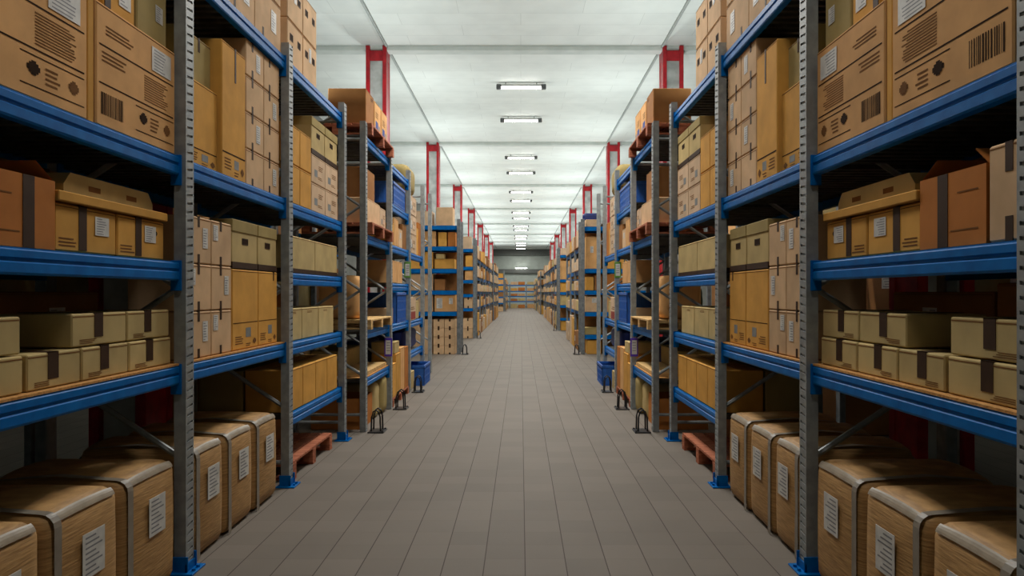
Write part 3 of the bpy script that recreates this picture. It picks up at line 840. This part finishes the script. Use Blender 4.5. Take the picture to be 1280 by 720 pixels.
    for i, (a, b) in enumerate([(6.22, 6.63), (6.635, 7.17), (7.19, 7.75)]):
        carton(fr, a, b, .04, .40, z, z + .295, 'tan', 'plain tan carton, %s along second lowest shelf, third %s bay' % (ORD[i], S), group='plain tan cartons', prints=(('text', .3, .82, .6, .9, 'soft_ink', 2),))
    carton(fr, 6.2, 7.8, .50, .78, z, z + .47, 'deep_orange', 'long reddish carton behind the plain tan cartons, third %s bay' % S)
    z = 1.825 + .003
    for i, (a, b) in enumerate([(6.18, 7.02), (7.025, 7.86)]):
        o = carton(fr, a, b, .03, .50, z, z + .335, 'tan', 'wide tan carton with dark base band, %s on the third shelf, third %s bay' % (('nearer', 'farther')[i], S), group='wide tan cartons')
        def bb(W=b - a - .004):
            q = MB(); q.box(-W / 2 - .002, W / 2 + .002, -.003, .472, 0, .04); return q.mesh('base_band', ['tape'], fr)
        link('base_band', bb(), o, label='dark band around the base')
    z = 2.44 + .003
    for k in range(2):
        for i, (a, b) in enumerate([(6.17, 6.51), (6.515, 6.86)]):
            carton(fr, a, b, .02, .45, z + .35 * k, z + .35 * (k + 1), 'orange', 'square orange carton, %s layer, %s stack, fourth shelf, third %s bay' % (('lower', 'upper')[k], ('nearer', 'farther')[i], S), group='square orange cartons')
        for i, (a, b) in enumerate([(6.87, 7.35), (7.355, 7.85)]):
            carton(fr, a, b, .02, .45, z + .28 * k, z + .28 * (k + 1), 'pale', 'pale printed carton, %s layer, %s stack, fourth shelf, third %s bay' % (('lower', 'upper')[k], ('nearer', 'farther')[i], S), group='pale printed cartons', prints=P_PALE)
    for i, (a, b) in enumerate([(6.88, 7.35), (7.355, 7.85)]):
        archive_box(fr, a, b, .02, .45, z + .562, z + .92, 'tan archive box with lid on pale cartons, %s one, third %s bay' % (('nearer', 'farther')[i], S), 'tan archive boxes')

    # ================= second rack
    fr = Frame((side * X2, 0), (0, 1), (side, 0), S)
    vs = [8.47, 10.13, 11.84, 13.55, 14.65]
    lv = [[.62, 1.2, 2.36, 3.55], [1.19, 1.79, 2.35, 2.95, 3.52], [.64, 1.17, 2.33], []]
    rack(fr, vs, lv, 3.68, D, 'second %s pallet rack with black guards at its posts' % S, 'pallet racks', True, None, {(0, .62)})
    for i, v in enumerate(vs[:3]): guard(fr, v, 'black hooped post guard on the floor, %s along the second %s rack' % (ORD[i], S))
    tag_card(fr, 10.13, .88, .11, .26, 'purple', 'purple framed white sign on a post of the second %s rack' % S)
    tag_card(fr, 11.84, 2.03, .11, .26, 'green', 'green and white sign on a post of the second %s rack' % S)
    z = 3.553
    pallet(fr, 8.56, 10.05, -.08, .78, z, 'red wooden pallet on the very top of the second %s rack' % S); z += .142
    carton(fr, 8.60, 9.05, .0, .46, z, z + .43, 'brown', 'big brown carton highest on the pallet atop the second %s rack' % S, prints=(('text', .6, .8, .9, .9, 'ink', 2),))
    for i, (a, b) in enumerate([(9.12, 9.50), (9.56, 9.95)]):
        carton(fr, a, b, .0, .40, z, z + .42, 'kraft', 'carton with blue print on the top pallet, %s one, second %s rack' % (('nearer', 'farther')[i], S), group='blue printed cartons', prints=P_BLUE)
    lump(fr, 11.96, 12.74, .0, .6, 3.327, 3.84, 'olive', 'rounded beige wrapped bundle on top of the carton stack, second %s rack' % S, 'wrapped_bundle', 'bundle', .3, 3, .05)
    z = 2.363
    pallet(fr, 8.6, 10.02, -.08, .78, z, 'red wooden pallet on the middle shelf of the fourth %s bay' % S); z += .142
    carton(fr, 8.70, 9.55, .02, .58, z, z + .32, 'beige', 'wide beige carton on a pallet under a brown carton, fourth %s bay' % S)
    carton(fr, 8.72, 9.35, .05, .6, z + .322, z + .70, 'brown', 'brown carton on a wide beige carton, fourth %s bay' % S)
    carton(fr, 9.57, 9.95, .02, .5, z, z + .30, 'pale', 'pale carton at the far end of the middle pallet, fourth %s bay' % S, prints=P_PALE)
    z = 1.203
    pallet(fr, 8.62, 10.0, -.06, .78, z, 'pale wooden pallet on the second shelf of the fourth %s bay' % S, 'pale_wood', .12); z += .122
    lump(fr, 8.62, 9.2, .1, .6, z, z + .54, 'kraft', 'bulky brown wrapped bundle on a pale pallet, fourth %s bay' % S, 'wrapped_bundle', 'bundle', .18, 5, .06)
    lump(fr, 9.3, 9.95, .3, .8, z, z + .42, 'tarp', 'dark green bundle behind on a pale pallet, fourth %s bay' % S, 'tarp_bundle', 'bundle', .25, 8, .15)
    z = .62 + .013
    b = MB(); b.box(-.66, .66, 0, .7, 0, .05, 0, .003)
    put(fr, 'wooden_board', b.mesh('wooden_board', ['pale_wood'], fr), 8.62, 9.98, .02, z, 'thick pale wooden board on the lowest shelf, fourth %s bay' % S, 'board')
    carton(fr, 8.8, 9.9, .35, .72, z + .053, z + .30, 'olive', 'long olive carton lying on the thick wooden board, fourth %s bay' % S)
    open_box(fr, 8.58, 9.2, .05, .66, .0, .37, 'deep_orange', 'open orange carton on the floor below the fourth %s bay' % S, flap=False)
    lump(fr, 9.27, 9.62, .03, .5, .0, .46, 'tan', 'slumped tan sack on the floor, nearer of two, fourth %s bay' % S, 'sack', 'sack', .22, 11, .12)
    lump(fr, 9.66, 10.02, .0, .45, .0, .50, 'olive', 'slumped olive sack on the floor, farther of two, fourth %s bay' % S, 'sack', 'sack', .22, 12, .1)
    # fifth bay
    z = 2.953
    crate(fr, 10.45, 11.5, .0, .5, z, z + .34, 'blue lattice crate on the upper shelf of the fifth %s bay' % S)
    carton(fr, 10.4, 11.3, .1, .5, 3.523, 3.80, 'dark_blue', 'dark blue box on the top shelf of the fifth %s bay' % S, 'storage_box') if False else None
    z = 2.353
    for i, (a, b, h, m) in enumerate([(10.25, 10.6, .33, 'orange'), (10.62, 11.0, .42, 'kraft'), (11.02, 11.35, .30, 'beige'), (11.37, 11.75, .40, 'brown')]):
        carton(fr, a, b, .02, .4, z, z + h, m, '%s carton, %s along the middle shelf of the fifth %s bay' % ({'orange': 'orange', 'kraft': 'kraft', 'beige': 'beige', 'brown': 'dark brown'}[m], ORD[i], S), labels=((.3, .5, .6, .8),) if i == 2 else ())
    z = 1.793
    for i, (a, b) in enumerate([(10.35, 10.85), (10.87, 11.35)]):
        carton(fr, a, b, .02, .4, z, z + .34, 'kraft', 'kraft carton, %s one, third shelf of the fifth %s bay' % (('nearer', 'farther')[i], S), group='kraft cartons in the fifth bay')
    z = 1.193
    crate(fr, 10.75, 11.6, .0, .5, z, z + .46, 'tall blue crate on the second shelf of the fifth %s bay' % S)
    carton(fr, 10.3, 10.7, .05, .4, z, z + .24, 'beige', 'small beige carton beside a tall blue crate, fifth %s bay' % S)
    pallet(fr, 10.25, 11.72, -.03, .8, 0, 'red wooden pallet on the floor in the fifth %s bay' % S, 'red_wood', .12)
    for i, (a, b, h, m) in enumerate([(10.28, 10.55, .50, 'orange'), (10.57, 10.95, .62, 'orange'), (10.97, 11.32, .68, 'kraft'), (11.34, 11.7, .66, 'deep_orange')]):
        carton(fr, a, b, -.02, .35, .123, .123 + h, m, 'tall narrow %s carton, %s along the red floor pallet, fifth %s bay' % (m.replace('deep_orange', 'reddish'), ORD[i], S))
    carton(fr, 10.57, 10.95, .0, .35, .745, .92, 'tan', 'short tan carton atop a tall orange one, fifth %s bay' % S)
    lump(fr, 10.3, 11.6, .40, .82, .123, .95, 'dark_blue', 'dark blue bundle behind tall cartons, fifth %s bay' % S, 'tarp_bundle', 'bundle', .2, 14, .12)
    # sixth bay
    z = 2.333
    for k in range(3):
        carton(fr, 11.95, 12.75, .0, .62, z + .33 * k, z + .33 * (k + 1), 'pale', 'pale carton, %s of three stacked, middle shelf of the sixth %s bay' % (('bottom', 'middle', 'topmost')[k], S), group='pale cartons in the sixth bay', prints=P_PALE, labels=((.1, .3, .3, .7),))
    for i, (a, b, h) in enumerate([(12.8, 13.1, .50), (13.12, 13.45, .62)]):
        carton(fr, a, b, .02, .4, z, z + h, ('orange', 'deep_orange')[i], '%s carton on the middle shelf of the sixth %s bay' % (('tall orange', 'taller reddish')[i], S))
    z = 1.173
    carton(fr, 11.98, 12.7, .0, .42, z, z + .40, 'pale', 'pale carton with red printed base, second shelf of the sixth %s bay' % S, prints=P_RED)
    carton(fr, 12.75, 13.4, .05, .42, z, z + .33, 'tan', 'tan carton behind the red printed carton, sixth %s bay' % S)
    lump(fr, 12.0, 13.4, .08, .7, .643, 1.03, 'dark_blue', 'heap of dark blue sheeting on the low shelf of the sixth %s bay' % S, 'tarp_bundle', 'bundle', .25, 17, .15)
    crate(fr, 12.62, 13.42, -.16, .35, .0, .36, 'blue crate jutting into the aisle from the sixth %s bay' % S)
    carton(fr, 12.05, 12.5, .0, .4, .0, .30, 'tan', 'tan carton on the floor beside a blue crate, sixth %s bay' % S)
    return fr

for sd in (-1, 1): near_side(sd)

def added_back_row(side):  # racks and stock added to hide the bright side walls and darken gaps
    S = 'left' if side < 0 else 'right'
    fr = Frame((side * (3.46 if side < 0 else 3.64), 0), (0, 1), (side, 0), S)
    vs = [2.4 + 1.9 * k for k in range(7)]
    rack(fr, vs, [[1.2, 2.4, 3.6]] * 6, 3.75, .8, 'dark pallet rack added behind the nearest %s racks to darken the gaps' % S, 'racks added behind the first row', False, None)
    r2 = random.Random(5)
    for k in range(6):
        for li, z in enumerate((0, 1.2, 2.4)):
            if li == 0 and k < 3: continue
            h = r2.uniform(.88, 1.02)
            carton(fr, vs[k] + .1, vs[k + 1] - .1, .03, .7, z + .003, z + h, ('brown', 'kraft', 'olive')[(k + li) % 3], 'big %s carton %s, added rack behind first %s row, %s bay' % (('dark brown', 'kraft', 'olive')[(k + li) % 3], ('on the floor', 'on the lower shelf', 'on the upper shelf')[li], S, ORD[k]), 'pallet_carton', 'large cartons in the added rack behind', labels=((.45, .5, .55, .7),))
for sd in (-1, 1): added_back_row(sd)

# ------------------------------------------------------------------ farther racks
WORDS = {'orange': 'orange', 'kraft': 'kraft', 'beige': 'beige', 'brown': 'dark brown', 'pale': 'pale', 'tan': 'tan', 'olive': 'olive', 'deep_orange': 'reddish'}
LVN = ['floor', 'first shelf', 'second shelf', 'third shelf', 'fourth shelf', 'top shelf']
def cross(side, y, X, nm, items, levels, width=1.9):
    """a rack across the row's end, open towards the camera. items: (v0, v1, d0, d1, z0, z1, material, text, extras)"""
    S = 'left' if side < 0 else 'right'
    fr = Frame((side * X, y), (side, 0), (0, 1), S)
    rack(fr, [0, width], [levels], 3.62, .8, '%s rack standing across the %s row, open towards the camera' % (nm, S), 'racks across the rows', False, None)
    zs = [0] + list(levels)
    for q in range(len(zs) - 1):
        if y < 40: carton(fr, .10, min(width - .12, 1.5), .61, .76, zs[q] + .003, zs[q + 1] - .12, 'brown', 'added dark carton shading the back, %s, %s %s cross rack' % ('on the floor' if q == 0 else 'on shelf level %s' % ORD[q], nm.lower(), S), seam=False)  # dark cartons added at the back to make the shelf interiors darker
    for it in items:
        ex = it[8] if len(it) > 8 else {}
        carton(fr, *it[:6], it[6], it[7] % {'S': S, 'n': nm.lower()}, **ex)
    guard(Frame((side * X, y), (0, 1), (side, 0), S), 0.0, 'black post guard in front of the %s %s rack standing across' % (nm.lower(), S))
    return fr

TP = dict(tapes=((.5, .05, .25, 'tape', .2),))
LB = dict(labels=((.12, .45, .3, .8), (.62, .2, .9, .8)))
i = [(.16, .62, .05, .6, 3.453, 3.95, 'beige', 'large beige carton on top of the %(n)s left cross rack'),
     (.10, .30, .05, .5, 2.893, 3.28, 'deep_orange', 'reddish carton, inner of two, fourth shelf of the %(n)s left cross rack'),
     (.33, .56, .05, .5, 2.893, 3.28, 'orange', 'orange carton, outer of two, fourth shelf of the %(n)s left cross rack'),
     (.12, .66, .05, .6, 2.293, 2.56, 'orange', 'wide orange carton on the third shelf of the %(n)s left cross rack'),
     (.40, .62, .07, .5, 2.562, 2.70, 'tan', 'small tan carton on the wide orange carton, %(n)s left cross rack'),
     (.38, .66, .05, .6, 1.713, 2.02, 'brown', 'dark brown carton on the second shelf of the %(n)s left cross rack'),
     (.10, .66, .05, .6, 1.143, 1.60, 'kraft', 'broad carton with two white labels, first shelf, %(n)s left cross rack', LB)]
for k in range(4):
    for j in range(2):
        i.append((.10 + .3 * j, .39 + .3 * j, .02, .5, .002 + .235 * k, .002 + .235 * (k + 1), 'beige', 'beige taped carton, %s layer, %s stack, floor of %%(n)s left cross rack' % (ORD[k], ('inner', 'outer')[j]), dict(TP, group='beige taped floor cartons')))
i += [(.72, 1.2, .05, .6, 3.453, 3.85, 'pale', 'pale carton beside the large one on top of the %(n)s left cross rack'),
      (.62, 1.25, .05, .5, 2.893, 3.30, 'kraft', 'kraft carton behind the rack post, fourth shelf of the %(n)s left cross rack'),
      (.70, 1.3, .05, .6, 2.293, 2.75, 'orange', 'tall orange carton on the third shelf of the %(n)s left cross rack'),
      (.70, 1.3, .05, .6, 1.713, 2.15, 'beige', 'beige carton on the second shelf of the %(n)s left cross rack'),
      (.70, 1.3, .05, .6, 1.143, 1.62, 'beige', 'plain beige carton beside the labelled one, %(n)s left cross rack'),
      (.72, 1.35, .05, .6, .002, .94, 'beige', 'tall beige carton beside taped ones, floor of the %(n)s left cross rack')]
cross(-1, 19.07, 1.66, 'Nearest', i, [1.14, 1.71, 2.29, 2.89, 3.45])
i = [(.12, .50, .05, .6, 3.243, 3.70, 'pale', 'pale wrapped carton on top of the %(n)s left cross rack'),
     (.10, .33, .05, .5, 2.593, 3.0, 'orange', 'orange carton on the fourth shelf of the %(n)s left cross rack'),
     (.10, .35, .05, .5, 2.113, 2.45, 'kraft', 'kraft carton on the third shelf of the %(n)s left cross rack'),
     (.08, .38, .05, .5, 1.093, 1.50, 'beige', 'beige carton on the first shelf of the %(n)s left cross rack', TP),
     (.06, .42, .02, .5, .002, .36, 'beige', 'bottom beige carton on the floor of the %(n)s left cross rack', TP),
     (.06, .42, .02, .5, .362, .72, 'beige', 'upper beige carton on the floor of the %(n)s left cross rack', TP)]
cross(-1, 25.8, 1.68, 'Second', i, [1.09, 1.6, 2.11, 2.59, 3.24], 1.1)
i = [(.08, .45, .05, .5, 3.423, 3.62, 'beige', 'beige carton on top of the %(n)s right cross rack'),
     (.08, .50, .05, .6, 2.293, 3.16, 'kraft', 'tall kraft carton with white label, third shelf, %(n)s right cross rack', dict(labels=((.3, .5, .5, .7),))),
     (.10, .30, .05, .6, 1.713, 2.08, 'orange', 'orange carton, inner of two, second shelf, %(n)s right cross rack'),
     (.32, .52, .05, .6, 1.713, 2.12, 'brown', 'dark brown carton, outer of two, second shelf, %(n)s right cross rack'),
     (.08, .50, .05, .6, 1.133, 1.55, 'beige', 'beige carton with white label, first shelf, %(n)s right cross rack', dict(labels=((.4, .6, .7, .9),))),
     (.06, .50, .05, .6, .523, .72, 'olive', 'low olive carton on the lowest shelf of the %(n)s right cross rack'),
     (.12, .50, .05, .6, .002, .38, 'orange', 'orange carton on the floor of the %(n)s right cross rack')]
i += [(.56, 1.2, .05, .6, 2.293, 3.1, 'orange', 'tall orange carton on the third shelf of the %(n)s right cross rack'),
      (.56, 1.2, .05, .6, 1.713, 2.15, 'deep_orange', 'reddish carton on the second shelf of the %(n)s right cross rack'),
      (.56, 1.2, .05, .6, 1.133, 1.6, 'kraft', 'kraft carton on the first shelf of the %(n)s right cross rack')]
f = cross(1, 19.07, 1.66, 'Nearest', i, [.52, 1.13, 1.71, 2.29, 3.42])
lump(f, .05, .55, .52, .78, 3.425, 3.85, 'dark_blue', 'heap of dark blue sheeting on top of the nearest right cross rack', 'tarp_bundle', 'bundle', .3, 21, .2)
i = [(.08, .5, .05, .6, 2.23, 3.05, 'kraft', 'tall kraft carton on the third shelf of the %(n)s right cross rack'),
     (.08, .5, .05, .6, 1.68, 2.1, 'orange', 'orange carton on the second shelf of the %(n)s right cross rack'),
     (.08, .5, .05, .6, 1.11, 1.55, 'tan', 'tan carton on the first shelf of the %(n)s right cross rack'),
     (.1, .5, .05, .6, .002, .42, 'orange', 'orange carton on the floor of the %(n)s right cross rack'),
     (.1, .5, .05, .6, 3.3, 3.6, 'pale', 'pale carton on top of the %(n)s right cross rack')]
cross(1, 31.0, 1.66, 'Second', i, [.55, 1.107, 1.677, 2.227, 3.297])
i = [(.06, .55, .03, .5, z0 + .003, z0 + .42, m, '%s carton %s of the %%(n)s left cross rack' % (t, w)) for z0, m, t, w in
     ((0, 'beige', 'beige', 'on the floor'), (.75, 'pale', 'pale', 'on the lowest shelf'), (1.3, 'brown', 'dark brown', 'on the second shelf'), (1.85, 'orange', 'orange', 'on the third shelf'), (2.4, 'kraft', 'kraft', 'on the fourth shelf'), (2.95, 'orange', 'orange', 'on top'))]
cross(-1, 63.0, 1.5, 'Farthest', i, [.75, 1.3, 1.85, 2.4, 2.95], 1.1)

rng = random.Random(3)
def run(side, y0, y1, X, nb, nm, singles, levels=(1.1, 1.7, 2.25, 2.95), ht=3.3, bulk=None):
    S = 'left' if side < 0 else 'right'
    fr = Frame((side * X, 0), (0, 1), (side, 0), S)
    bw = (y1 - y0) / nb; vs = [y0 + bw * k for k in range(nb + 1)]
    rack(fr, vs, [list(levels)] * nb, ht, .8, '%s long pallet rack of the %s row, beyond the cross racks' % (nm, S), 'far pallet racks', False, None)
    for k in range(nb):
        for li, z in enumerate((0,) + tuple(levels)):
            top = ((levels + (levels[-1] + .75,))[li]) - z - .2
            n = 2
            w = (bw - .2) / n
            for j in range(n):
                if rng.random() < .16: continue
                m = rng.choice(['orange', 'kraft', 'beige', 'beige', 'pale', 'pale', 'pale', 'tan', 'brown', 'brown'])
                h = top * rng.uniform(.55, 1.0); a = y0 + bw * k + .1 + w * j
                args = (a, a + w - .04 * rng.random(), -.05, .45, z + .003, z + .003 + h)
                if bulk is not None: bulk.append((fr, args, m)); continue
                carton(fr, *args, m, '%s carton, %s, %s half of %s bay, %s %s run' % (WORDS[m], 'on the ' + LVN[li] if li else 'on the floor', ('near', 'far')[j], ORD[k], nm.lower(), S), 'far_carton', 'cartons in the long far racks', labels=((.4, .4, .7, .7),) if rng.random() < .3 else (), seam=False)

run(1, 20.0, 25.75, 1.68, 3, 'First', True, (1.13, 1.71, 2.29, 2.95))
run(-1, 26.9, 40.5, 1.68, 6, 'First', True)
run(1, 32.0, 50.0, 1.64, 8, 'Second', True)
bulk = []
run(-1, 42.0, 50.4, 1.62, 4, 'Second', False, ht=3.4, bulk=bulk)
run(-1, 64.6, 75.5, 1.42, 5, 'Third', False, (.9, 1.45, 2.0, 2.5), 2.7, bulk)
run(1, 54.5, 63.0, 1.52, 4, 'Third', False, ht=3.3, bulk=bulk)
run(1, 65.0, 75.5, 1.42, 5, 'Fourth', False, (.9, 1.45, 2.0, 2.5), 2.7, bulk)
# the rack that closes the aisle at the far end
fe = Frame((-1.5, 77.0), (1, 0), (0, 1), 'far end')
fe.dd = Vector((0, 1, 0))
rack(fe, [-1.5, .3, 2.1, 3.9], [[.75, 1.3, 1.85, 2.5]] * 3, 2.6, .8, 'far pallet rack closing off the end of the aisle', 'far pallet racks', False, None)
for k in range(3):
    for li, z in enumerate((0, .75, 1.3, 1.85, 2.5)):
        for j in range(2):
            a = -1.5 + 1.8 * k + .1 + .8 * j
            h = (.5, .33, .33, .42, .4)[li] * rng.uniform(.7, 1)
            m = rng.choice(['orange', 'kraft', 'tan', 'beige', 'deep_orange'])
            bulk.append((fe, (a, a + .74, .02, .5, z + .003, z + .003 + h), m))
mats = ['orange', 'kraft', 'beige', 'pale', 'tan', 'deep_orange', 'brown']
bb = MB()
for fr, (v0, v1, d0, d1, z0, z1), m in bulk:
    n0 = len(bb.v); bb.box(v0, v1, d0, d1, z0, z1, mats.index(m), .01)
    bb.v[n0:] = [tuple(fr.pt(*p)) for p in bb.v[n0:]]
link('distant_cartons', bb.mesh('distant_cartons', mats), None, (0, 0, 0), 'mixed brown and pale cartons filling the most distant racks of both rows', 'boxes', None, 'stuff')

# ------------------------------------------------------------------ camera, world, view
cam = bpy.data.cameras.new('camera'); co = bpy.data.objects.new('camera', cam); C.objects.link(co)
cam.sensor_width = 36.0; cam.lens = FPX / 1280 * 36.0
cam.shift_x = -11 / 1280; cam.shift_y = 6 / 1280
cam.clip_end = 300; cam.clip_start = .05
co.location = (0, 0, H); co.rotation_euler = (math.pi / 2, 0, 0)
sc = bpy.context.scene
sc.camera = co
w = bpy.data.worlds.new('world'); sc.world = w; w.use_nodes = True
w.node_tree.nodes['Background'].inputs[0].default_value = (.02, .02, .02, 1)
sc.view_settings.view_transform = 'Standard'; sc.view_settings.look = 'None'
sc.view_settings.gamma = 1; sc.view_settings.use_curve_mapping = False
sc.view_settings.exposure = 0.0
sc.cycles.max_bounces = 8; sc.cycles.diffuse_bounces = 5; sc.cycles.glossy_bounces = 3
print('COUNTS', COUNT, len(bpy.data.objects))
